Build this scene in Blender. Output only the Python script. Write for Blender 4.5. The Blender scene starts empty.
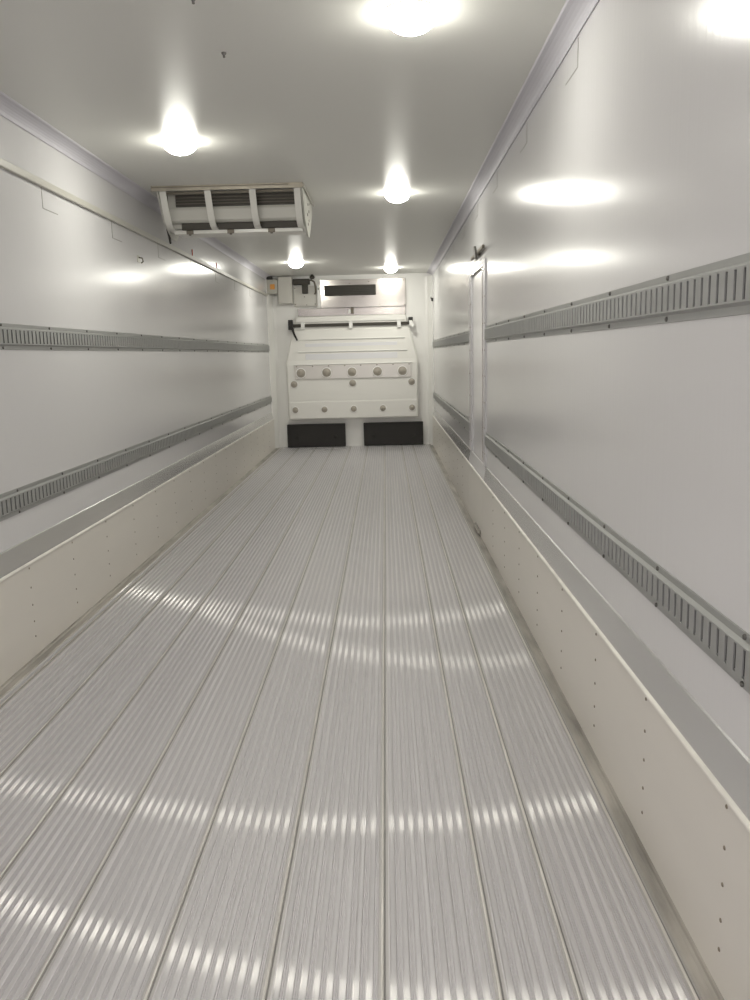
import bpy, bmesh, math, random
from mathutils import Vector, Matrix
random.seed(4)
S = bpy.context.scene
COL = S.collection

# ------------------------------------------------------------ camera
F, PITCH, YAW, ROLL = 832.77, 0.1735, -0.016, -0.0247
cp, sp, cy, sy = math.cos(PITCH), math.sin(PITCH), math.cos(YAW), math.sin(YAW)
fwd = Vector((sy*cp, cy*cp, -sp))
rt0 = Vector((cy, -sy, 0))
up0 = rt0.cross(fwd)
cr, sr = math.cos(ROLL), math.sin(ROLL)
rt = cr*rt0 + sr*up0
up = -sr*rt0 + cr*up0
cam_data = bpy.data.cameras.new('camera')
cam = bpy.data.objects.new('camera', cam_data)
COL.objects.link(cam)
M = Matrix((rt, up, -fwd)).transposed().to_4x4()
M.translation = Vector((0.511, 0, 1.411))
cam.matrix_world = M
cam_data.sensor_fit = 'VERTICAL'
cam_data.sensor_height = 36
cam_data.lens = F*36/1000
cam_data.clip_start = 0.05
S.camera = cam

# ------------------------------------------------------------ light and exposure
LAMP_POWER = 128.0
LAMP_COLOUR = (1.0, 0.98, 0.885, 1)
DAYLIGHT = 1.7
S.view_settings.view_transform = 'Standard'
S.view_settings.look = 'None'
S.view_settings.exposure = 0.13
S.view_settings.gamma = 1
S.view_settings.use_curve_mapping = False
w = bpy.data.worlds.new('daylight')
S.world = w
w.use_nodes = True
bg = w.node_tree.nodes['Background']
bg.inputs[0].default_value = (1.0, 0.93, 0.97, 1)
bg.inputs[1].default_value = DAYLIGHT
S.cycles.use_denoising = True
S.cycles.max_bounces = 12
S.cycles.diffuse_bounces = 8
S.cycles.glossy_bounces = 6
S.cycles.sample_clamp_indirect = 6.0


# ------------------------------------------------------------ materials
def mat(name, col, rough=0.5, metal=0.0, spec=0.5, noise=None, bump=None, vary=0.0, vscale=(1, 1, 1), rvary=0.0, coat=0.0):
    """noise/bump: (scale xyz, strength, distance) ; vary: colour variation amplitude"""
    m = bpy.data.materials.new(name)
    m.use_nodes = True
    nt = m.node_tree
    b = nt.nodes['Principled BSDF']
    b.inputs['Base Color'].default_value = (*col, 1)
    b.inputs['Roughness'].default_value = rough
    b.inputs['Metallic'].default_value = metal
    b.inputs['Specular IOR Level'].default_value = spec
    b.inputs['Coat Weight'].default_value = coat
    tc = nt.nodes.new('ShaderNodeTexCoord')
    if vary or rvary:
        mp = nt.nodes.new('ShaderNodeMapping')
        mp.inputs['Scale'].default_value = vscale
        nt.links.new(tc.outputs['Object'], mp.inputs[0])
        n = nt.nodes.new('ShaderNodeTexNoise')
        n.inputs['Scale'].default_value = 1
        n.inputs['Detail'].default_value = 5
        nt.links.new(mp.outputs[0], n.inputs['Vector'])
        if vary:
            r = nt.nodes.new('ShaderNodeValToRGB')
            r.color_ramp.elements[0].position = 0.3
            r.color_ramp.elements[1].position = 0.7
            r.color_ramp.elements[0].color = (*[c*(1-vary) for c in col], 1)
            r.color_ramp.elements[1].color = (*[min(1, c*(1+vary)) for c in col], 1)
            nt.links.new(n.outputs['Fac'], r.inputs[0])
            nt.links.new(r.outputs[0], b.inputs['Base Color'])
        if rvary:
            q = nt.nodes.new('ShaderNodeMapRange')
            q.inputs['From Min'].default_value = 0.3
            q.inputs['From Max'].default_value = 0.7
            q.inputs['To Min'].default_value = max(0.02, rough-rvary)
            q.inputs['To Max'].default_value = rough+rvary
            nt.links.new(n.outputs['Fac'], q.inputs[0])
            nt.links.new(q.outputs[0], b.inputs['Roughness'])
    last = None
    for (sc, st, dist) in (bump or []):
        mp = nt.nodes.new('ShaderNodeMapping')
        mp.inputs['Scale'].default_value = sc
        nt.links.new(tc.outputs['Object'], mp.inputs[0])
        n = nt.nodes.new('ShaderNodeTexNoise')
        n.inputs['Scale'].default_value = 1
        n.inputs['Detail'].default_value = 3
        nt.links.new(mp.outputs[0], n.inputs['Vector'])
        bp = nt.nodes.new('ShaderNodeBump')
        bp.inputs['Strength'].default_value = st
        bp.inputs['Distance'].default_value = dist
        nt.links.new(n.outputs['Fac'], bp.inputs['Height'])
        if last:
            nt.links.new(last.outputs[0], bp.inputs['Normal'])
        last = bp
    if last:
        nt.links.new(last.outputs[0], b.inputs['Normal'])
    return m


M_WALL = mat('gelcoat_wall', (0.67, 0.665, 0.67), 0.19, spec=0.3, bump=[((1, 55, 1.5), 0.32, 0.0011), ((30, 60, 60), 0.15, 0.0004)])
M_CEIL = mat('gelcoat_ceiling', (0.67, 0.67, 0.635), 0.36, spec=0.2, bump=[((6, 5, 1), 0.2, 0.0006)])
M_TRIM = mat('cove_trim', (0.57, 0.56, 0.60), 0.6)
M_WHITE = mat('white_plastic', (0.84, 0.835, 0.81), 0.35)
M_FRAME = mat('door_frame_paint', (0.60, 0.59, 0.61), 0.35)
M_DOOR = mat('door_gelcoat', (0.80, 0.79, 0.80), 0.22, bump=[((1, 40, 2), 0.4, 0.0008)])
M_KICK = mat('cream_kick_panel', (0.73, 0.70, 0.645), 0.33, vary=0.03, vscale=(2, 0.9, 3.5), bump=[((3, 4, 4), 0.3, 0.0015)])
M_BEAD = mat('white_bead', (0.82, 0.80, 0.74), 0.3, vary=0.1, vscale=(30, 9, 30))
M_LEDGE = mat('ledge_aluminium', (0.76, 0.76, 0.76), 0.24, metal=0.8, vary=0.05, vscale=(3, 1.0, 3))
M_RAIL = mat('galvanised_rail', (0.36, 0.365, 0.355), 0.5, metal=0.35, vary=0.06, vscale=(40, 8, 40), rvary=0.06)
M_SLOT = mat('painted_slot_shade', (0.07, 0.072, 0.07), 0.6, metal=0.3)  # near-black colour carries the shade inside the rail slots
M_BOLT = mat('dark_bolt', (0.14, 0.135, 0.125), 0.45, metal=0.6)
M_RIVET = mat('dull_rivet', (0.27, 0.23, 0.18), 0.5, metal=0.4)
M_FLOOR = mat('ribbed_aluminium', (0.80, 0.79, 0.81), 0.55, metal=1.0, vary=0.03, vscale=(5, 0.8, 1), rvary=0.03)
M_SEAM = mat('floor_joint', (0.74, 0.72, 0.69), 0.42, metal=0.8, vary=0.12, vscale=(9, 4, 1))
M_VALLEY = mat('dull_rib_valley', (0.66, 0.645, 0.66), 0.5, metal=0.6)
M_GROOVE = mat('joint_groove', (0.32, 0.31, 0.30), 0.6, metal=0.4)
M_JOINT = mat('joint_shoulder', (0.54, 0.525, 0.52), 0.5, metal=0.7)
M_GRIME = mat('floor_edge', (0.46, 0.44, 0.41), 0.5, metal=0.8, vary=0.3, vscale=(14, 2.5, 4))
M_DARK = mat('black_plastic', (0.018, 0.016, 0.014), 0.55)
M_DGREY = mat('dark_grille', (0.05, 0.045, 0.035), 0.6)
M_BROWN = mat('brown_metal', (0.16, 0.14, 0.11), 0.5, metal=0.3)
M_STEEL = mat('brushed_steel', (0.47, 0.445, 0.415), 0.2, metal=1.0, bump=[((2, 2, 110), 0.5, 0.0007)], vary=0.06, vscale=(4, 4, 4))
M_ALU = mat('dull_aluminium', (0.50, 0.49, 0.44), 0.4, metal=0.85, vary=0.15, vscale=(20, 20, 20))
M_GBOX = mat('grey_box', (0.50, 0.49, 0.44), 0.45)
M_DUCT = mat('duct_cover', (0.60, 0.585, 0.54), 0.4)
M_ORANGE = mat('orange_label', (0.75, 0.34, 0.07), 0.5)
M_RED = mat('red_clip', (0.5, 0.09, 0.05), 0.5)
M_CUP = mat('grey_cup', (0.40, 0.365, 0.31), 0.5)
M_BAND = mat('glossy_strip', (0.66, 0.63, 0.59), 0.12, coat=0.5)
M_LILAC = mat('pale_lilac_panel', (0.80, 0.80, 0.82), 0.4)
M_PANEL = mat('moulded_bulkhead', (0.82, 0.81, 0.77), 0.38)
M_EVAP = mat('evaporator_paint', (0.52, 0.515, 0.47), 0.35)
M_STRAP = mat('strap_paint', (0.68, 0.675, 0.63), 0.3)
M_TOPRAIL = mat('weathered_rail', (0.36, 0.33, 0.27), 0.45, metal=0.5, vary=0.15, vscale=(12, 12, 12))
M_MARK = mat('sealant_line', (0.27, 0.265, 0.24), 0.5)
M_HINGE = mat('hinge_metal', (0.40, 0.38, 0.35), 0.4, metal=0.8)

M_LAMP = bpy.data.materials.new('lamp_diffuser')
M_LAMP.use_nodes = True
_n = M_LAMP.node_tree
_b = _n.nodes['Principled BSDF']
_b.inputs['Base Color'].default_value = (0.9, 0.9, 0.88, 1)
_b.inputs['Emission Color'].default_value = LAMP_COLOUR
_b.inputs['Emission Strength'].default_value = LAMP_POWER
# emission shaped by face normal: flanks dimmed to curb the glow on the ceiling
_g = _n.nodes.new('ShaderNodeNewGeometry')
_s = _n.nodes.new('ShaderNodeSeparateXYZ')
_n.links.new(_g.outputs['Normal'], _s.inputs[0])
_r = _n.nodes.new('ShaderNodeMapRange')
_r.inputs['From Min'].default_value = -0.25
_r.inputs['From Max'].default_value = -1.0
_r.inputs['To Min'].default_value = 0.16*LAMP_POWER
_r.inputs['To Max'].default_value = LAMP_POWER
_n.links.new(_s.outputs['Z'], _r.inputs['Value'])
_n.links.new(_r.outputs[0], _b.inputs['Emission Strength'])

# emission of the two lamps over the bulkhead raised to brighten the far end
M_LAMP_END = M_LAMP.copy()
M_LAMP_END.name = 'end_lamp_diffuser'
for _q in M_LAMP_END.node_tree.nodes:
    if _q.type == 'MAP_RANGE':
        _q.inputs['To Min'].default_value *= 1.3
        _q.inputs['To Max'].default_value *= 1.3

# ribbed aluminium: drawn lengthwise, so it scatters light sideways across the ribs
_n = M_FLOOR.node_tree
_out = _n.nodes['Material Output']
_p = _n.nodes['Principled BSDF']
_p.inputs['Metallic'].default_value = 0.55
_a = _n.nodes.new('ShaderNodeBsdfAnisotropic')
_a.inputs['Color'].default_value = (0.86, 0.84, 0.82, 1)
_a.inputs['Roughness'].default_value = 0.35
_a.inputs['Anisotropy'].default_value = 0.95
_t = _n.nodes.new('ShaderNodeCombineXYZ')
_t.inputs[1].default_value = 1.0
_n.links.new(_t.outputs[0], _a.inputs['Tangent'])
_mx = _n.nodes.new('ShaderNodeMixShader')
_mx.inputs[0].default_value = 0.30
# drawing marks: each rib is polished a little differently
_tc = _n.nodes.new('ShaderNodeTexCoord')
_mp = _n.nodes.new('ShaderNodeMapping')
_mp.inputs['Scale'].default_value = (140, 0.35, 1)
_nz = _n.nodes.new('ShaderNodeTexNoise')
_nz.inputs['Scale'].default_value = 1
_nz.inputs['Detail'].default_value = 1
_mr = _n.nodes.new('ShaderNodeMapRange')
_mr.inputs['From Min'].default_value = 0.36
_mr.inputs['From Max'].default_value = 0.64
_mr.inputs['To Min'].default_value = 0.26
_mr.inputs['To Max'].default_value = 0.46
_n.links.new(_tc.outputs['Object'], _mp.inputs[0])
_n.links.new(_mp.outputs[0], _nz.inputs['Vector'])
_n.links.new(_nz.outputs['Fac'], _mr.inputs['Value'])
_n.links.new(_mr.outputs[0], _mx.inputs[0])
_n.links.new(_p.outputs[0], _mx.inputs[1])
_n.links.new(_a.outputs[0], _mx.inputs[2])
_n.links.new(_mx.outputs[0], _out.inputs['Surface'])


# ------------------------------------------------------------ mesh helpers
class MB:
    def __init__(s):
        s.v = []; s.f = []; s.m = []; s.smooth = []

    def add(s, vs, fs, mi=0, smooth=False):
        k = len(s.v)
        s.v += [tuple(p) for p in vs]
        for f in fs:
            s.f.append(tuple(k+i for i in f)); s.m.append(mi); s.smooth.append(smooth)
        return s

    def box(s, a, b, mi=0, bev=0.0):
        x0, y0, z0 = [min(p, q) for p, q in zip(a, b)]
        x1, y1, z1 = [max(p, q) for p, q in zip(a, b)]
        if bev <= 0:
            return s.add([(x0,y0,z0),(x1,y0,z0),(x1,y1,z0),(x0,y1,z0),(x0,y0,z1),(x1,y0,z1),(x1,y1,z1),(x0,y1,z1)],
                         [(0,3,2,1),(4,5,6,7),(0,1,5,4),(1,2,6,5),(2,3,7,6),(3,0,4,7)], mi)
        bm = bmesh.new()
        bmesh.ops.create_cube(bm, size=1)
        for q in bm.verts:
            q.co = Vector(((x0+x1)/2+q.co.x*(x1-x0), (y0+y1)/2+q.co.y*(y1-y0), (z0+z1)/2+q.co.z*(z1-z0)))
        bmesh.ops.bevel(bm, geom=list(bm.edges), offset=min(bev, 0.45*min(x1-x0, y1-y0, z1-z0)), segments=2, affect='EDGES', profile=0.5)
        bm.verts.index_update()
        s.add([q.co[:] for q in bm.verts], [[q.index for q in f.verts] for f in bm.faces], mi)
        bm.free()
        return s

    def prism(s, prof, axis, a, b, mi=0, smooth=False, caps=True):
        """prof: closed list of 2D points in the plane across axis ('x': (y,z), 'y': (x,z), 'z': (x,y))"""
        def P(p, t):
            return {'x': (t, p[0], p[1]), 'y': (p[0], t, p[1]), 'z': (p[0], p[1], t)}[axis]
        n = len(prof)
        vs = [P(p, a) for p in prof]+[P(p, b) for p in prof]
        fs = [(i, (i+1) % n, n+(i+1) % n, n+i) for i in range(n)]
        s.add(vs, fs, mi, smooth)
        if caps:
            s.add(vs, [tuple(range(n))[::-1], tuple(range(n, 2*n))], mi)
        return s

    def sweep(s, pts, r, mi=0, n=10, caps=True):
        pts = [Vector(p) for p in pts]
        rings = []
        for i, p in enumerate(pts):
            d = (pts[min(i+1, len(pts)-1)]-pts[max(i-1, 0)]).normalized()
            u = d.orthogonal().normalized() if i == 0 else (u - d*u.dot(d)).normalized()
            t = d.cross(u)
            rings.append([p+r*(math.cos(2*math.pi*k/n)*u+math.sin(2*math.pi*k/n)*t) for k in range(n)])
        vs = [q for R_ in rings for q in R_]
        fs = [(i*n+k, i*n+(k+1) % n, (i+1)*n+(k+1) % n, (i+1)*n+k) for i in range(len(pts)-1) for k in range(n)]
        s.add(vs, fs, mi, True)
        if caps:
            s.add(vs, [tuple(range(n))[::-1], tuple((len(pts)-1)*n+k for k in range(n))], mi)
        return s

    def lathe(s, prof, centre, axis, mi=0, n=20, smooth=True):
        """prof: (radius, height) along the axis vector from centre"""
        a = Vector(axis).normalized(); u = a.orthogonal().normalized(); t = a.cross(u); c = Vector(centre)
        vs = []; fs = []
        for (r, h) in prof:
            for k in range(n):
                an = 2*math.pi*k/n
                vs.append(c+a*h+max(r, 1e-5)*(math.cos(an)*u+math.sin(an)*t))
        for i in range(len(prof)-1):
            for k in range(n):
                fs.append((i*n+k, i*n+(k+1) % n, (i+1)*n+(k+1) % n, (i+1)*n+k))
        s.add(vs, fs, mi, smooth)
        s.add(vs, [tuple((len(prof)-1)*n+k for k in range(n))], mi)
        return s

    def build(s, name, mats, parent=None, loc=None):
        if not isinstance(mats, (list, tuple)):
            mats = [mats]
        me = bpy.data.meshes.new(name)
        o = Vector(loc) if loc is not None else Vector((0, 0, 0))
        me.from_pydata([(p[0]-o.x, p[1]-o.y, p[2]-o.z) for p in s.v], [], s.f)
        for m in mats:
            me.materials.append(m)
        for p, mi, sm in zip(me.polygons, s.m, s.smooth):
            p.material_index = mi; p.use_smooth = sm
        bm = bmesh.new(); bm.from_mesh(me)
        bmesh.ops.recalc_face_normals(bm, faces=bm.faces)
        bm.to_mesh(me); bm.free()
        ob = bpy.data.objects.new(name, me)
        COL.objects.link(ob)
        ob.location = o
        if parent:
            ob.parent = parent
            ob.location = o - world_loc(parent)
        return ob


def world_loc(o):
    p = Vector(o.location)
    while o.parent:
        o = o.parent
        p = p+Vector(o.location)
    return p


def tag(o, label=None, cat=None, group=None, kind=None):
    if label: o['label'] = label
    if cat: o['category'] = cat
    if group: o['group'] = group
    if kind: o['kind'] = kind
    return o


def empty(name, loc, label, cat, group=None):
    o = bpy.data.objects.new(name, None)
    COL.objects.link(o)
    o.location = loc
    return tag(o, label, cat, group)


def struct(o, label, cat):
    return tag(o, label, cat, None, 'structure')


# ------------------------------------------------------------ dimensions
XK = 1.22            # kick panel faces
XW = 1.2457          # wall faces
ZC = 2.60            # ceiling
Y0, Y1 = -1.7, 13.0  # open rear, front wall
ST = 0.5577          # station spacing of rivets and bolts
DY0, DY1 = 6.15, 7.27  # side door

# ------------------------------------------------------------ floor: ribbed aluminium planks
SEAMS = [-1.125, -0.858, -0.591, -0.323, -0.055, 0.211, 0.476, 0.738, 0.911, 1.165]
prof = []            # open (x, z, material) profile of the floor's top
def rib_run(a, b):
    n = max(1, round((b-a)/0.0285))
    p = (b-a)/n
    for i in range(n):
        x = a+i*p
        H = 0.0042
        for (t, h) in ((0.0, 0.0), (0.10, 0.0), (0.16, .8), (0.24, 1.0), (0.40, 1.04), (0.54, 1.0), (0.62, .8), (0.68, 0.15), (0.73, .15), (0.77, .65), (0.81, .65), (0.85, .1), (0.90, .1), (0.93, .6), (0.97, .6)):
            prof.append((x+t*p, h*H, 3 if (t >= .62 or t < .1) else 0))
edges = [-XK-0.02]+SEAMS+[XK+0.02]
for i in range(len(edges)-1):
    a, b = edges[i], edges[i+1]
    if i == 0 or i == len(edges)-2:
        # smooth edge strip with one step
        if i == 0:
            for x, z in ((a, 0.006), (-1.205, 0.006), (-1.200, 0.0015), (-1.17, 0.0015), (-1.165, 0.004)):
                prof.append((x, z, 2))
            rib_run(-1.16, b-0.0125)
        else:
            for x, z in ((1.1745, 0.001), (1.180, 0.0055), (1.196, 0.0055), (1.199, 0.001), (1.210, 0.001), (1.2135, 0.006), (b, 0.006)):
                prof.append((x, z, 2))
    else:
        rib_run(a+0.013, b-0.0125)
    if i < len(edges)-2:
        # raised joint line with a dark groove beside it
        for x, z, mi_ in ((b-0.012, 0.0, 5), (b-0.006, 0.0, 1), (b-0.005, 0.0038, 1), (b-0.0015, 0.0046, 1), (b+0.001, 0.0038, 1), (b+0.0018, -0.0015, 4), (b+0.0050, -0.0015, 4), (b+0.0060, 0.0, 5), (b+0.0125, 0.0, 3)):
            prof.append((x, z, mi_))
vs = [(x, Y0, z) for x, z, _ in prof]+[(x, Y1, z) for x, z, _ in prof]
n = len(prof)
mb = MB()
for i in range(n-1):
    mb.f.append((i, i+1, n+i+1, n+i)); mb.m.append(prof[i][2]); mb.smooth.append(False)
mb.v = vs
mb.box((-XK-.03, Y0, -0.05), (XK+.03, Y1, -0.008), 1)
fl = mb.build('floor', [M_FLOOR, M_SEAM, M_GRIME, M_VALLEY, M_GROOVE, M_JOINT])
struct(fl, 'ribbed bare aluminium plank floor running the length of the trailer', 'floor')

# ------------------------------------------------------------ ceiling, walls
mb = MB(); mb.box((-XW-.06, Y0, ZC), (XW+.06, Y1+.06, ZC+.06))
struct(mb.build('ceiling', M_CEIL), 'glossy off-white ceiling panel with round lamps', 'ceiling')
mb = MB(); mb.box((-XW-.06, Y0, -0.05), (-XW, Y1+.06, ZC))
wl = struct(mb.build('wall_left', M_WALL), 'glossy white side wall behind the long cable trunking', 'wall')
mb = MB()
mb.box((XW, Y0, -0.05), (XW+.06, DY0, ZC)); mb.box((XW, DY1, -0.05), (XW+.06, Y1+.06, ZC)); mb.box((XW, DY0, 2.06), (XW+.06, DY1, ZC))
wr = struct(mb.build('wall_right', M_WALL), 'glossy white side wall with the side door', 'wall')
mb = MB(); mb.box((-XW, Y1, -0.05), (XW, Y1+.06, ZC))
struct(mb.build('wall_front', M_WHITE), 'white end wall behind the moulded bulkhead', 'wall')

# cove trims along the ceiling corners
for s, nm, lb in ((-1, 'trim_1', 'grey cove trim between ceiling and trunking wall'), (1, 'trim_2', 'grey cove trim between ceiling and side door wall')):
    mb = MB()
    pr_ = [(s*XW, 2.545), (s*(XW-.006), 2.542)]
    for k in range(7):
        t = k/6*math.pi/2
        pr_.append((s*(1.172+(XW-.006-1.172)*math.cos(t)), 2.552+(ZC-.006-2.552)*math.sin(t)))
    pr_ += [(s*1.166, ZC-.002), (s*1.166, ZC), (s*XW, ZC)]
    mb.prism(pr_, 'y', Y0, Y1, 0)
    struct(mb.build(nm, M_TRIM), lb, 'trim')
# corner posts at the front wall
for s, nm, lb in ((-1, 'trim_3', 'white corner post by the electrical box'), (1, 'trim_4', 'white corner post with a small black catch')):
    mb = MB()
    mb.prism([(s*XW, 12.80), (s*(XW-.012), 12.80), (s*(XW-.020), 12.82), (s*(XW-.07), 12.985), (s*(XW-.11), 13.0), (s*XW, 13.0)], 'z', 0.0, 2.545)
    t_ = struct(mb.build(nm, M_WHITE), lb, 'trim')
    if s == 1:
        c = MB(); c.box((1.222, 12.77, 2.168), (1.2457, 12.80, 2.215), 0, .004); c.box((1.212, 12.775, 2.20), (1.222, 12.79, 2.235), 0, .003)
        tag(c.build('catch', M_DARK, t_), 'small black catch')


def seam_mark(wall, s, y, ztop, zbot, ln):
    x = s*XW
    mb = MB()
    mb.box((x, y-.0025, zbot), (x-s*.0015, y+.0025, ztop))
    mb.box((x, y, zbot-.0025), (x-s*.0015, y+ln, zbot+.0015))
    mb.build('seam', M_MARK, wall)
for k in range(9):
    seam_mark(wr, 1, 3.309+k*1.1205, 2.535, 2.436, 0.21)
    if k < 8:
        seam_mark(wl, -1, 4.495+k*1.1205-(0), 2.302, 2.198, 0.20)

# ------------------------------------------------------------ kick panels (baseboards) with sloped metal ledge
def kick(name, s, ya, yb, label, ledge=True):
    x = s*XK; xw = s*XW
    mb = MB()
    mb.prism([(xw, -0.005), (x, -0.005), (x, 0.452), (x+s*.004, 0.460), (xw, 0.460)], 'y', ya, yb)
    b = struct(mb.build(name, M_KICK), label, 'kick panel')
    mb = MB()
    pr_ = []
    for k in range(9):
        t = -math.pi/2+k/8*math.pi
        pr_.append((x+s*.006-s*.012*math.cos(t), 0.458+.0085*math.sin(t)))
    pr_ += [(xw, .4665), (xw, .4495)]
    mb.prism(pr_, 'y', ya, yb, smooth=False)
    mb.build('edge_bead', M_BEAD, b)
    mb = MB()
    mb.prism([(xw, 0.466), (x+s*.004, 0.466), (x+s*.006, 0.474), (xw-s*.004, 0.563), (xw, 0.567)], 'y', ya, yb)
    mb.build('metal_ledge', M_LEDGE if ledge else M_DOOR, b)
    return b


def rivet_mesh(name, s):
    mb = MB(); mb.lathe([(0.0052, 0), (0.005, .0014), (0.003, .0026), (0, .003)], (0, 0, 0), (-s, 0, 0), n=8)
    o = mb.build(name, M_RIVET)
    me = o.data
    bpy.data.objects.remove(o)
    return me
RIV = {1: rivet_mesh('rivet', 1), -1: rivet_mesh('rivet', -1)}
def rivets(parent, s, ys, zs, x):
    for y in ys:
        for z in zs:
            o = bpy.data.objects.new('rivet', RIV[s]); COL.objects.link(o)
            o.parent = parent
            o.location = Vector((x, y, z+random.uniform(-.003, .003)))-world_loc(parent)
KZ = (0.440, 0.345, 0.258, 0.172, 0.100)
stn = [1.648+ST*k for k in range(-2, 21)]
b1 = kick('baseboard_right', 1, Y0, DY0, 'cream kick panel with metal ledge between open rear and side door')
rivets(b1, 1, [y for y in stn if 0 < y < DY0-.1], KZ, XK)
b2 = kick('baseboard_right', 1, DY0+.006, DY1-.006, 'cream kick panel across the foot of the side door', False)
b3 = kick('baseboard_right', 1, DY1, 12.93, 'cream kick panel with metal ledge beyond the side door')
rivets(b3, 1, [y for y in stn if DY1+.1 < y < 12.8], KZ, XK)
b4 = kick('baseboard_left', -1, Y0, 12.93, 'long cream kick panel below the trunking wall')
rivets(b4, -1, [3.863-ST*2+ST*k for k in range(18)], KZ, -XK)
hg = MB()
for y in (6.34, 6.42, 6.52, 6.60):
    hg.box((XK-.014, y-.03, 0.006), (XK, y+.03, 0.05), 0, .004)
hg.sweep([(XK-.012, 6.29, .03), (XK-.012, 6.66, .03)], .008, 0)
hg.build('hinge', M_HINGE, b2)

# ------------------------------------------------------------ side door
mb = MB(); mb.box((XW+.004, DY0, 0.0), (XW+.055, DY1, 2.06))
door = struct(mb.build('door_1', M_DOOR), 'flush white side door in the wall', 'door')
mb = MB()
for (ya, yb) in ((DY0-.02, DY0+.13), (DY1-.16, DY1+.02)):
    mb.box((XW-.010, ya, 0.567), (XW+.004, yb, 2.062), 0, .003)
mb.box((XW-.010, DY0+.13, 2.03), (XW+.004, DY1-.16, 2.062), 0, .003)
mb.build('door_frame', M_FRAME, door)
rivets(door, 1, (DY0+.005, DY0+.115, DY1-.005, DY1-.145), [0.66+.19*k for k in range(8)], XW-.010)
# metal edge strips that catch the lamps
mb = MB()
mb.box((XW-.014, DY0+.125, 0.60), (XW, DY0+.137, 2.03), 0, .002)
mb.box((XW-.014, DY0+.137, 2.022), (XW, DY1-.16, 2.036), 0, .002)
tag(mb.build('edge_strip', M_STEEL, door), 'narrow bright metal edge strip')
# latch bar above the door
lt = empty('latch_bar', (XW, 6.5, 2.14), 'dark metal latch bar fixed on the wall above the side door', 'latch')
mb = MB(); mb.box((XW-.030, 6.12, 2.130), (XW-.012, 6.93, 2.156), 0, .005)
mb.build('bar', M_BROWN, lt, (XW, 6.5, 2.14))
mb = MB(); mb.box((XW-.013, 6.48, 2.12), (XW, 6.56, 2.165), 0, .004)
mb.build('mounting_plate', M_BROWN, lt, (XW, 6.5, 2.14))
mb = MB(); mb.prism([(6.44, 2.098), (6.50, 2.098), (6.55, 2.14), (6.60, 2.165), (6.60, 2.20), (6.54, 2.195), (6.46, 2.14)], 'x', XW-.044, XW-.028)
mb.build('handle', M_BOLT, lt, (XW, 6.5, 2.14))


# ------------------------------------------------------------ cargo rails
BOLT = {}
for s in (1, -1):
    mb = MB(); mb.lathe([(0.0065, 0), (0.0065, .003), (0.0045, .005), (0, .0055)], (0, 0, 0), (-s, 0, 0), n=8)
    o = mb.build('bolt', M_BOLT); BOLT[s] = o.data; bpy.data.objects.remove(o)
PITCH_S = 0.0455
def rail(s, ya, yb, z0, label, group, bolts):
    z1 = z0+0.121
    xw = s*XW
    root = empty('cargo_rail', (xw, ya, z0), label, 'cargo rail', group)
    D = 0.014
    def X(d): return xw-s*d
    mb = MB()
    # flanges and bends, closed at the back
    zf = 0.019
    for (za, zb) in ((z0, z0+zf), (z1, z1-zf)):
        sg = 1 if zb > za else -1
        mb.prism([(X(0), za), (X(.0035), za+sg*.001), (X(.0035), zb-sg*.001), (X(D), zb+sg*.006), (X(D), zb+sg*.0105), (X(D-.004), zb+sg*.0105), (X(D-.004), zb+sg*.008), (X(0), zb+sg*.002)], 'y', ya, yb)
    sa, sb = z0+zf+.0105, z1-zf-.0105
    hw = 0.0065
    k0 = math.ceil((ya+.03-1.677)/PITCH_S); k1 = math.floor((yb-.03-1.677)/PITCH_S)
    cs = [1.677+PITCH_S*k for k in range(k0, k1+1)]
    prev = ya
    for c in cs:
        mb.box((X(D-.004), prev, sa), (X(D), c-hw, sb))
        prev = c+hw
    mb.box((X(D-.004), prev, sa), (X(D), yb, sb))
    mb.build('slotted_channel', M_RAIL, root, (xw, ya, z0))
    mb = MB(); mb.box((X(0.0005), ya+.004, sa-.003), (X(.003), yb-.004, sb+.003))  # added dark strip, the slots' inner shade put into its colour
    tag(mb.build('slot_shade_strip', M_SLOT, root, (xw, ya, z0)), 'dark strip standing in for the shade inside the slots')
    for y in bolts:
        if ya+.03 < y < yb-.03:
            for z in (z0+.009, z1-.009):
                o = bpy.data.objects.new('bolt', BOLT[s]); COL.objects.link(o)
                o.parent = root; o.location = (X(.0035)-xw, y-ya, z-z0)
    return root
bR = [1.654+ST*k for k in range(-4, 21)]
bL = [3.31+ST*k for k in range(-6, 18)]
YR = 12.78
rail(1, Y0, DY0-.02, 1.472, 'upper grey slotted rail on the wall between open rear and side door', 'slotted cargo rails', bR)
rail(1, DY1+.02, YR, 1.472, 'upper grey slotted rail on the wall beyond the side door', 'slotted cargo rails', bR)
rail(1, Y0, DY0-.02, 0.705, 'lower grey slotted rail on the wall between open rear and side door', 'slotted cargo rails', bR)
rail(1, DY1+.02, YR, 0.705, 'lower grey slotted rail on the wall beyond the side door', 'slotted cargo rails', bR)
rail(-1, Y0, YR, 1.472, 'upper grey slotted rail on the trunking wall', 'slotted cargo rails', bL)
rail(-1, Y0, YR, 0.705, 'lower grey slotted rail on the trunking wall', 'slotted cargo rails', bL)

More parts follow.
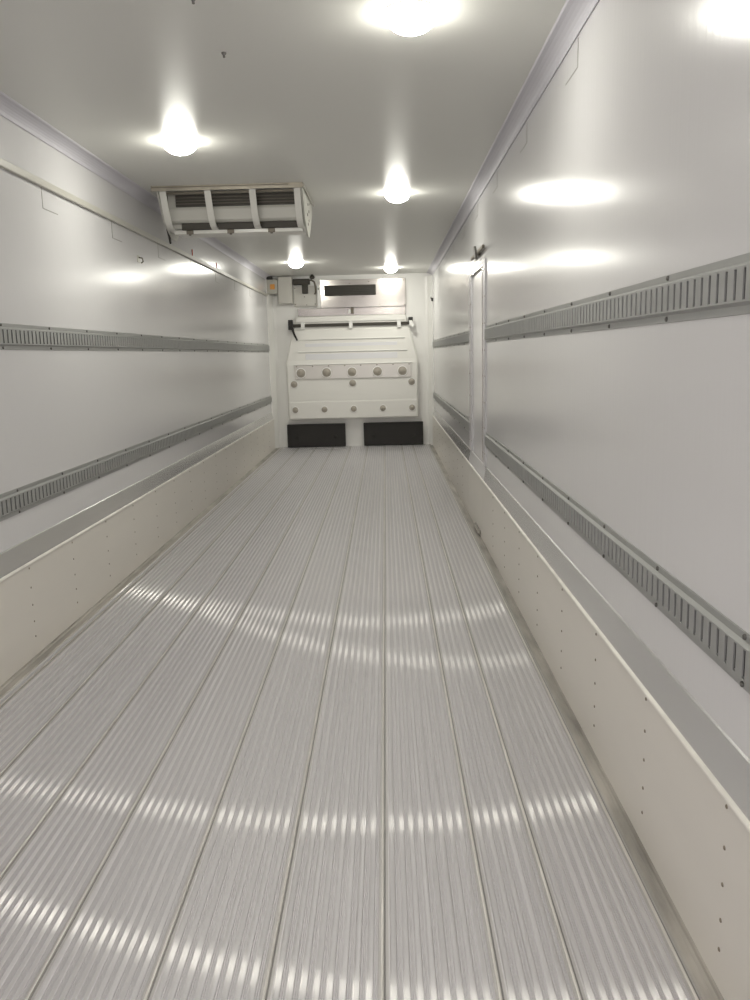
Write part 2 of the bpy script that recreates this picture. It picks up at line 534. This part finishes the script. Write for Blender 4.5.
# ------------------------------------------------------------ cable trunking on the left wall
tk = empty('cable_trunking', (-XW, 0, 2.31), 'long white cable trunking high on the wall, running to the electrical box', 'trunking')
mb = MB(); mb.box((-XW+.0005, Y0, 2.300), (-XW+.022, 12.79, 2.336), 0, .004)
mb.build('channel', M_GBOX, tk, (-XW, 0, 2.31))
for y in (7.93, 9.05):
    mb = MB(); mb.box((-XW, y-.006, 2.345), (-XW+.008, y+.006, 2.40), 0, .002)
    tag(mb.build('clip', M_RED, tk, (-XW, 0, 2.31)), 'small red clip')
hk = empty('wall_hook', (-XW, 6.15, 2.06), 'small dark hook on the wall below the trunking', 'hook')
mb = MB(); mb.box((-XW, 6.14, 2.10), (-XW+.006, 6.20, 2.15), 0, .002)
mb.build('plate', M_ALU, hk, (-XW, 6.15, 2.06))
mb = MB(); mb.sweep([(-XW+.004, 6.17, 2.135), (-XW+.03, 6.17, 2.13), (-XW+.035, 6.17, 2.105), (-XW+.02, 6.17, 2.095)], .005)
mb.build('prong', M_BROWN, hk, (-XW, 6.15, 2.06))

# ------------------------------------------------------------ ceiling lamps
def lamp(x, y, label):
    r = empty('ceiling_lamp', (x, y, ZC), label, 'lamp', 'round ceiling lamps')
    mb = MB()
    mb.lathe([(0.0985, 0), (0.0985, .003), (0.097, .004), (0.090, .004)], (x, y, ZC), (0, 0, -1), n=32)
    mb.build('rim', M_WHITE, r, (x, y, ZC))
    mb = MB()
    pr_ = [(0.097*math.cos(t), 0.003+0.070*math.sin(t)) for t in [k/8*math.pi/2 for k in range(9)]]
    mb.lathe(pr_, (x, y, ZC), (0, 0, -1), n=32)
    tag(mb.build('diffuser', M_LAMP_END if y > 10 else M_LAMP, r, (x, y, ZC)), 'glowing domed diffuser')
for x, y, lb in (
    (0.63, 3.20, 'lit round lamp at the top edge, largest of the ceiling lamps'),
    (-0.60, 4.88, 'lit round lamp just in front of the hanging evaporator'),
    (0.63, 6.56, 'lit round lamp level with the evaporator on the open ceiling'),
    (-0.61, 11.09, 'small lit lamp seen past the evaporator end, above the electrical box'),
    (0.62, 12.05, 'small lit lamp above the steel plate of the end wall'),
    (-0.60, 1.52, 'added round lamp out of view overhead on the trunking side near the rear'),  # unseen lamp added for light, continues the left row
    (0.63, -0.16, 'added round lamp out of view overhead on the door side near the rear')):  # unseen lamp added for light, continues the right row
    lamp(x, y, lb)

# ------------------------------------------------------------ ceiling hooks
for x, y, lb in ((-0.10, 3.545, 'small dark ceiling stud between the two nearest lamps'), (-0.105, 3.03, 'small dark ceiling stud cut by the top edge')):
    mb = MB(); mb.lathe([(0.010, 0), (0.010, .004), (0.005, .010), (0.005, .018), (0.0, .020)], (x, y, ZC), (0, 0, -1), n=12)
    tag(mb.build('ceiling_stud', M_BOLT, None, (x, y, ZC)), lb, 'stud', 'dark ceiling studs')

# ------------------------------------------------------------ hanging evaporator
EX0, EX1 = -1.075, -0.045
ev = empty('evaporator', (-0.56, 6.5, ZC), 'white evaporator unit with curved guard straps hanging under the ceiling', 'evaporator')
L0 = (-0.56, 6.5, ZC)
def E(mb, n, m): return mb.build(n, m, ev, L0)
mb = MB()  # main casing
mb.prism([(6.30, 2.585), (6.30, 2.492), (6.275, 2.488), (6.27, 2.47), (6.285, 2.40), (6.31, 2.385), (6.36, 2.385), (6.36, 2.352), (6.95, 2.41), (6.98, 2.60), (6.30, 2.60)], 'x', EX0+.04, EX1-.03)
E(mb, 'casing', M_EVAP)
mb = MB()  # dark upper grille with slats
mb.box((EX0+.10, 6.272, 2.490), (EX1-.07, 6.302, 2.572))
tag(E(mb, 'intake_grille', M_DGREY), 'dark slatted intake opening')
mb = MB()
for z in (2.508, 2.528, 2.550):
    mb.box((EX0+.10, 6.262, z), (EX1-.07, 6.274, z+.0035))
E(mb, 'grille_slat', M_BROWN)
mb = MB(); mb.box((EX0+.12, 6.33, 2.340), (EX1-.05, 6.362, 2.384))
tag(E(mb, 'outlet_slot', M_DGREY), 'dark lower air slot')
# top front rail: angle profile on ceiling
mb = MB()
mb.box((EX0-.02, 6.08, 2.590), (EX1+.01, 6.13, ZC)); mb.box((EX0-.02, 6.075, 2.566), (EX1+.01, 6.083, ZC)); mb.box((EX0+.03, 6.20, 2.566), (EX1-.02, 6.22, 2.580))
E(mb, 'top_rail', M_TOPRAIL)
mb = MB()
mb.box((EX0-.015, 6.071, 2.586), (EX1-.09, 6.0755, 2.592))
E(mb, 'rail_seal', M_BROWN)
# curved straps
def strap(x):
    c = [(6.105, 2.590), (6.125, 2.54), (6.16, 2.47), (6.20, 2.41), (6.245, 2.365), (6.30, 2.343), (6.38, 2.335), (6.52, 2.337)]
    P = []
    for i in range(len(c)-1):
        for t in (0, .5):
            p0, p1, p2, p3 = c[max(i-1, 0)], c[i], c[i+1], c[min(i+2, len(c)-1)]
            P.append(tuple(.5*((2*p1[j])+(-p0[j]+p2[j])*t+(2*p0[j]-5*p1[j]+4*p2[j]-p3[j])*t*t+(-p0[j]+3*p1[j]-3*p2[j]+p3[j])*t**3) for j in (0, 1)))
    P.append(c[-1])
    nrm = []
    for i in range(len(P)):
        a, b = P[max(i-1, 0)], P[min(i+1, len(P)-1)]
        d = Vector((b[0]-a[0], b[1]-a[1])).normalized()
        nrm.append((d.y, -d.x))
    th = .008
    outer = P; inner = [(p[0]-n_[0]*th, p[1]-n_[1]*th) for p, n_ in zip(P, nrm)]
    mb = MB(); vs = []
    for p, q in zip(outer, inner):
        vs += [(x-.023, *p), (x+.023, *p), (x+.023, *q), (x-.023, *q)]
    fs = []
    for i in range(len(P)-1):
        for k in range(4):
            fs.append((i*4+k, i*4+(k+1) % 4, (i+1)*4+(k+1) % 4, (i+1)*4+k))
    fs += [(3, 2, 1, 0), tuple((len(P)-1)*4+k for k in range(4))]
    mb.add(vs, fs, 0)
    E(mb, 'guard_strap', M_STRAP)
SX = (-1.025, -0.71, -0.395, -0.08)
for x in SX: strap(x)
mb = MB()  # lower front tray
mb.box((EX0+.06, 6.36, 2.318), (EX1-.03, 6.60, 2.334), 0, .004)
mb.box((EX0+.06, 6.35, 2.312), (EX1-.03, 6.368, 2.338), 0, .003)
E(mb, 'drip_tray', M_STRAP)
for x in (-0.90, -0.60, -0.30):
    mb = MB(); mb.box((x-.025, 6.338, 2.309), (x+.025, 6.352, 2.337), 0, .003); mb.lathe([(.010, 0), (.010, .008), (0, .009)], (x, 6.345, 2.309), (0, 0, -1), n=8)
    tag(E(mb, 'bracket', M_BROWN), 'small dark bracket')
for s, x in ((-1, EX0), (1, EX1-.012)):
    mb = MB()
    mb.prism([(6.115, 2.598), (6.95, 2.598), (6.92, 2.50), (6.62, 2.30), (6.50, 2.295), (6.28, 2.39)], 'x', x, x+.012)
    ep = E(mb, 'end_plate', M_EVAP)
    if s == 1:
        for (yy, zz, rr) in ((6.55, 2.53, .010), (6.62, 2.49, .012), (6.50, 2.45, .013), (6.60, 2.42, .010), (6.52, 2.385, .012), (6.66, 2.55, .008)):
            h = MB(); h.lathe([(rr, 0), (rr, .003), (0, .0032)], (x+.012, yy, zz), (1, 0, 0), n=10)  # dark disc paints the shade of a hole in the plate
            tag(h.build('hole_disc', M_BROWN, ep), 'dark disc standing in for a hole in the end plate')
mb = MB(); mb.sweep([(EX1+.012, 6.12, 2.588), (EX1+.012, 6.95, 2.588)], .007); E(mb, 'side_rail', M_ALU)
mb = MB(); mb.prism([(6.40, 2.36), (6.46, 2.36), (6.50, 2.27), (6.475, 2.262)], 'x', EX0-.012, EX0-.002)
E(mb, 'latch', M_DARK)

# ------------------------------------------------------------ front wall: steel plate, vent, fittings
sp_ = empty('steel_plate', (0.2, 12.97, 2.0), 'brushed steel cover plate above the moulded bulkhead', 'cover plate')
mb = MB(); mb.box((-0.446, 12.955, 2.118), (0.845, 13.0, 2.53), 0, .003)
mb.build('upper_sheet', M_STEEL, sp_, (0.2, 12.97, 2.0))
mb = MB(); mb.box((-0.80, 12.962, 2.0), (0.838, 13.0, 2.114), 0, .003)
mb.build('lower_sheet', M_STEEL, sp_, (0.2, 12.97, 2.0))
for x, z in ((-.35, 2.50), (0.0, 2.47), (.29, 2.49), (.82, 2.50), (.82, 2.14), (.45, 2.15), (.2, 2.27)):
    mb = MB(); mb.lathe([(.009, 0), (.008, .005), (0, .006)], (x, 12.955, z), (0, -1, 0), n=8)
    mb.build('screw', M_BROWN, sp_, (0.2, 12.97, 2.0))
vt = empty('air_vent', (0, 12.95, 2.30), 'long black vent slot in the steel plate', 'vent')
mb = MB(); mb.box((-.385, 12.925, 2.292), (.395, 12.954, 2.447), 0, .03)
mb.build('frame', M_DGREY, vt, (0, 12.95, 2.30))
mb = MB()
for k in range(5): mb.box((-.36, 12.917, 2.315+k*.025), (.37, 12.928, 2.323+k*.025))
mb.build('louvre', M_DARK, vt, (0, 12.95, 2.30))
mb = MB(); mb.box((-.495, 12.92, 2.12), (-.448, 12.999, 2.47), 0, .008); mb.lathe([(.012, 0), (.01, .006), (0, .007)], (-.472, 12.92, 2.40), (0, -1, 0), n=8, mi=1)
tag(mb.build('corner_strip', [M_WHITE, M_BOLT]), 'bright white upright strip between steel plate and pipe cover', 'strip')
pc = empty('pipe_cover', (-0.68, 12.95, 2.14), 'grey pipe cover plate with dark pipes, beside the white strip', 'cover')
mb = MB(); mb.box((-.852, 12.955, 2.15), (-.50, 13.0, 2.45), 0, .004)
mb.build('plate', M_DUCT, pc, (-0.68, 12.95, 2.14))
mb = MB()
mb.box((-.85, 12.88, 2.47), (-.60, 12.99, 2.55), 0, .01); mb.box((-.72, 12.90, 2.335), (-.63, 12.99, 2.48), 0, .012)
mb.build('valve_block', M_DGREY, pc, (-0.68, 12.95, 2.14))
mb = MB(); mb.sweep([(-.62, 12.92, 2.53), (-.57, 12.91, 2.53), (-.53, 12.91, 2.50), (-.515, 12.91, 2.43), (-.515, 12.92, 2.34), (-.53, 12.95, 2.33)], .013)
mb.build('hose', M_BROWN, pc, (-0.68, 12.95, 2.14))
for x, z in ((-.83, 2.42), (-.83, 2.18), (-.69, 2.29), (-.66, 2.17), (-.53, 2.18)):
    mb = MB(); mb.lathe([(.009, 0), (.008, .004), (0, .005)], (x, 12.955, z), (0, -1, 0), n=8)
    mb.build('screw', M_BROWN, pc, (-0.68, 12.95, 2.14))
mb = MB(); mb.box((-1.075, 12.84, 2.19), (-.862, 13.0, 2.585), 0, .008)
tag(mb.build('duct_box', M_DUCT), 'plain off-white duct box between electrical box and pipe cover', 'box')
eb = empty('electrical_box', (-1.16, 12.85, 2.33), 'grey electrical box with orange label in the ceiling corner', 'electrical box')
mb = MB(); mb.box((-XW+.002, 12.80, 2.335), (-1.08, 12.95, 2.545), 0, .008)
mb.build('housing', M_GBOX, eb, (-1.16, 12.85, 2.33))
mb = MB(); mb.box((-1.185, 12.794, 2.40), (-1.115, 12.802, 2.475), 0, .002)
mb.build('label_plate', M_ORANGE, eb, (-1.16, 12.85, 2.33))
mb = MB(); mb.box((-1.235, 12.79, 2.545), (-1.15, 12.90, 2.592), 0, .008)
mb.build('cable_gland', M_DARK, eb, (-1.16, 12.85, 2.33))
mb = MB(); mb.lathe([(.02, 0), (.02, .012), (.036, .016), (.038, .05), (.024, .064), (0, .066)], (-.55, 12.80, ZC), (0, 0, -1), n=16)
tag(mb.build('ceiling_sensor', M_DGREY), 'small round black sensor on the ceiling above the pipe cover', 'sensor')
mb = MB(); mb.box((.008, 12.93, 2.02), (.052, 12.953, 2.115), 0, .004); mb.box((-.03, 12.943, 2.03), (.008, 12.953, 2.09), 1, .003)
tag(mb.build('catch_plate', [M_BROWN, M_WHITE]), 'small dark catch centred above the bulkhead top', 'catch')

# ------------------------------------------------------------ moulded bulkhead
bk = empty('bulkhead', (0, 12.92, 0.43), 'white moulded plastic bulkhead with rows of round cups at the trailer end', 'bulkhead')
LB = (0, 12.92, 0.43)
rows = [(0.437, 0.965, 12.90), (0.445, 0.985, 12.865), (0.46, 0.99, 12.85), (0.70, 0.992, 12.85), (0.72, .992, 12.855), (1.05, 0.997, 12.855), (1.268, 1.0, 12.855), (1.335, 1.0, 12.868), (1.46, .968, 12.878), (1.65, .920, 12.892),
        (1.79, 0.885, 12.905), (1.80, .882, 12.92), (1.905, .855, 12.92), (1.913, .852, 12.905), (1.985, 0.83, 12.905), (1.995, .815, 12.915), (1.995, .81, 12.975)]
mb = MB(); vs = []; fs = []
for (z, hw_, y) in rows:
    hw2 = hw_-.02
    vs += [(-hw_, 12.985, z), (-hw_, y+.02, z), (-hw2, y, z), (hw2+.012, y, z), (hw_+.012, y+.02, z), (hw_+.012, 12.985, z)]
for i in range(len(rows)-1):
    for k in range(5):
        fs.append((i*6+k, i*6+k+1, (i+1)*6+k+1, (i+1)*6+k))
fs.append(tuple(range(6))); fs.append(tuple((len(rows)-1)*6+k for k in range(6)))
mb.add(vs, fs, 0)
mb.build('body', M_PANEL, bk, LB)
for (z, hx, y) in ((1.272, .90, 12.855), (1.462, .83, 12.878), (1.648, .80, 12.892)):
    mb = MB()
    mb.prism([(y+.006, z-.016), (y-.014, z-.004), (y-.018, z+.004), (y-.012, z+.009), (y+.006, z+.011)], 'x', -hx+.02, hx+.02)
    mb.build('ridge', M_WHITE, bk, LB)
mb = MB(); mb.box((-.70, 12.868, 1.345), (.70, 12.882, 1.435), 0, .003)
mb.build('inset_panel', M_LILAC, bk, LB)
mb = MB(); mb.box((-.70, 12.884, 1.48), (.70, 12.898, 1.59), 0, .003)
mb.build('inset_panel', M_LILAC, bk, LB)
mb = MB(); mb.box((-.872, 12.838, 1.056), (.905, 12.856, 1.262), 0, .004)
tag(mb.build('glossy_strip', M_BAND, bk, LB), 'glossy strip behind the top row of cups')
for k in range(8):
    mb = MB(); mb.lathe([(.010, 0), (.009, .004), (0, .005)], (-.84+k*.245, 12.838, 1.25), (0, -1, 0), n=8)
    mb.build('screw', M_BROWN, bk, LB)
def cup(x, z, r, y):
    mb = MB()
    mb.lathe([(r+.008, 0), (r+.008, .006), (r, .009), (r-.004, .006)], (x, y, z), (0, -1, 0), n=24, mi=0)
    c = mb.build('cup', [M_WHITE], bk, LB)
    mb = MB(); mb.lathe([(r-.003, .0075), (r*.7, .0085), (r*.66, .013), (0, .014)], (x, y, z), (0, -1, 0), n=24)
    tag(mb.build('cup_centre', M_CUP, c), 'grey cup centre')
for x in (-.777, -.385, .003, .392, .772): cup(x, 1.150, .070, 12.838)
for x in (-.890, .007, .909): cup(x, .982, .054, 12.855)
for x in (-.886, -.437, .014, .461, .909): cup(x, .589, .048, 12.85)
for x in (-.725, .004, .733):
    mb = MB(); mb.box((x-.028, 12.872, 1.80), (x+.028, 12.884, 1.92), 0, .004); mb.box((x-.028, 12.872, 1.905), (x+.028, 12.925, 1.918), 0, .003); mb.box((x-.028, 12.872, 1.80), (x+.028, 12.925, 1.81), 0, .003)
    mb.build('strap', M_WHITE, bk, LB)
# cross bar through the straps
mb = MB(); mb.box((-.89, 12.888, 1.838), (.89, 12.912, 1.885), 0, .004)
cb = tag(mb.build('cross_bar', M_DGREY, bk, (0, 12.90, 1.86)), 'dark horizontal cross bar')
for s in (-1, 1):
    mb = MB(); mb.box((s*.875, 12.86, 1.80 if s < 0 else 1.86), (s*.945, 12.93, 1.95), 0, .008)
    mb.build('end_fitting', M_DARK, cb, (0, 12.90, 1.86))
mb = MB(); mb.prism([(-.905, 1.82), (-.865, 1.82), (-.845, 1.74), (-.805, 1.645), (-.825, 1.635), (-.865, 1.71)], 'y', 12.855, 12.875)
tag(mb.build('handle', M_DARK, cb, (0, 12.90, 1.86)), 'black lever handle')
mb = MB(); mb.prism([(.885, 1.90), (.93, 1.90), (.965, 1.84), (.94, 1.795), (.895, 1.83)], 'y', 12.845, 12.86)
tag(mb.build('pull_tab', M_WHITE, cb, (0, 12.90, 1.86)), 'white pull tab')

# ------------------------------------------------------------ black floor-level return air grilles
for xa, xb, lb in ((-1.033, -.130, 'black return air grille at floor level below the lever handle side of the bulkhead'), (.155, 1.078, 'black return air grille at floor level nearer the side door wall')):
    g = empty('return_air_grille', ((xa+xb)/2, 12.93, 0.0), lb, 'grille', 'black floor level grilles')
    L = ((xa+xb)/2, 12.93, 0.0)
    mb = MB(); mb.box((xa, 12.925, 0.008), (xb, 13.0, 0.362), 0, .008)
    mb.build('panel', M_DARK, g, L)
    mb = MB()
    mb.box((xa, 12.915, .345), (xb, 12.93, .362), 0, .003); mb.box((xa, 12.915, .010), (xb, 12.93, .028), 0, .003)
    mb.box((xa, 12.915, .028), (xa+.018, 12.93, .345), 0, .003); mb.box((xb-.018, 12.915, .028), (xb, 12.93, .345), 0, .003)
    mb.build('frame', M_DARK, g, L)
    for x in (xa+.15, xb-.15):
        mb = MB(); mb.lathe([(.028, 0), (.028, .01), (.018, .014), (0, .014)], (x, 12.925, .16), (0, -1, 0), n=14)
        mb.build('knob', M_DARK, g, L)
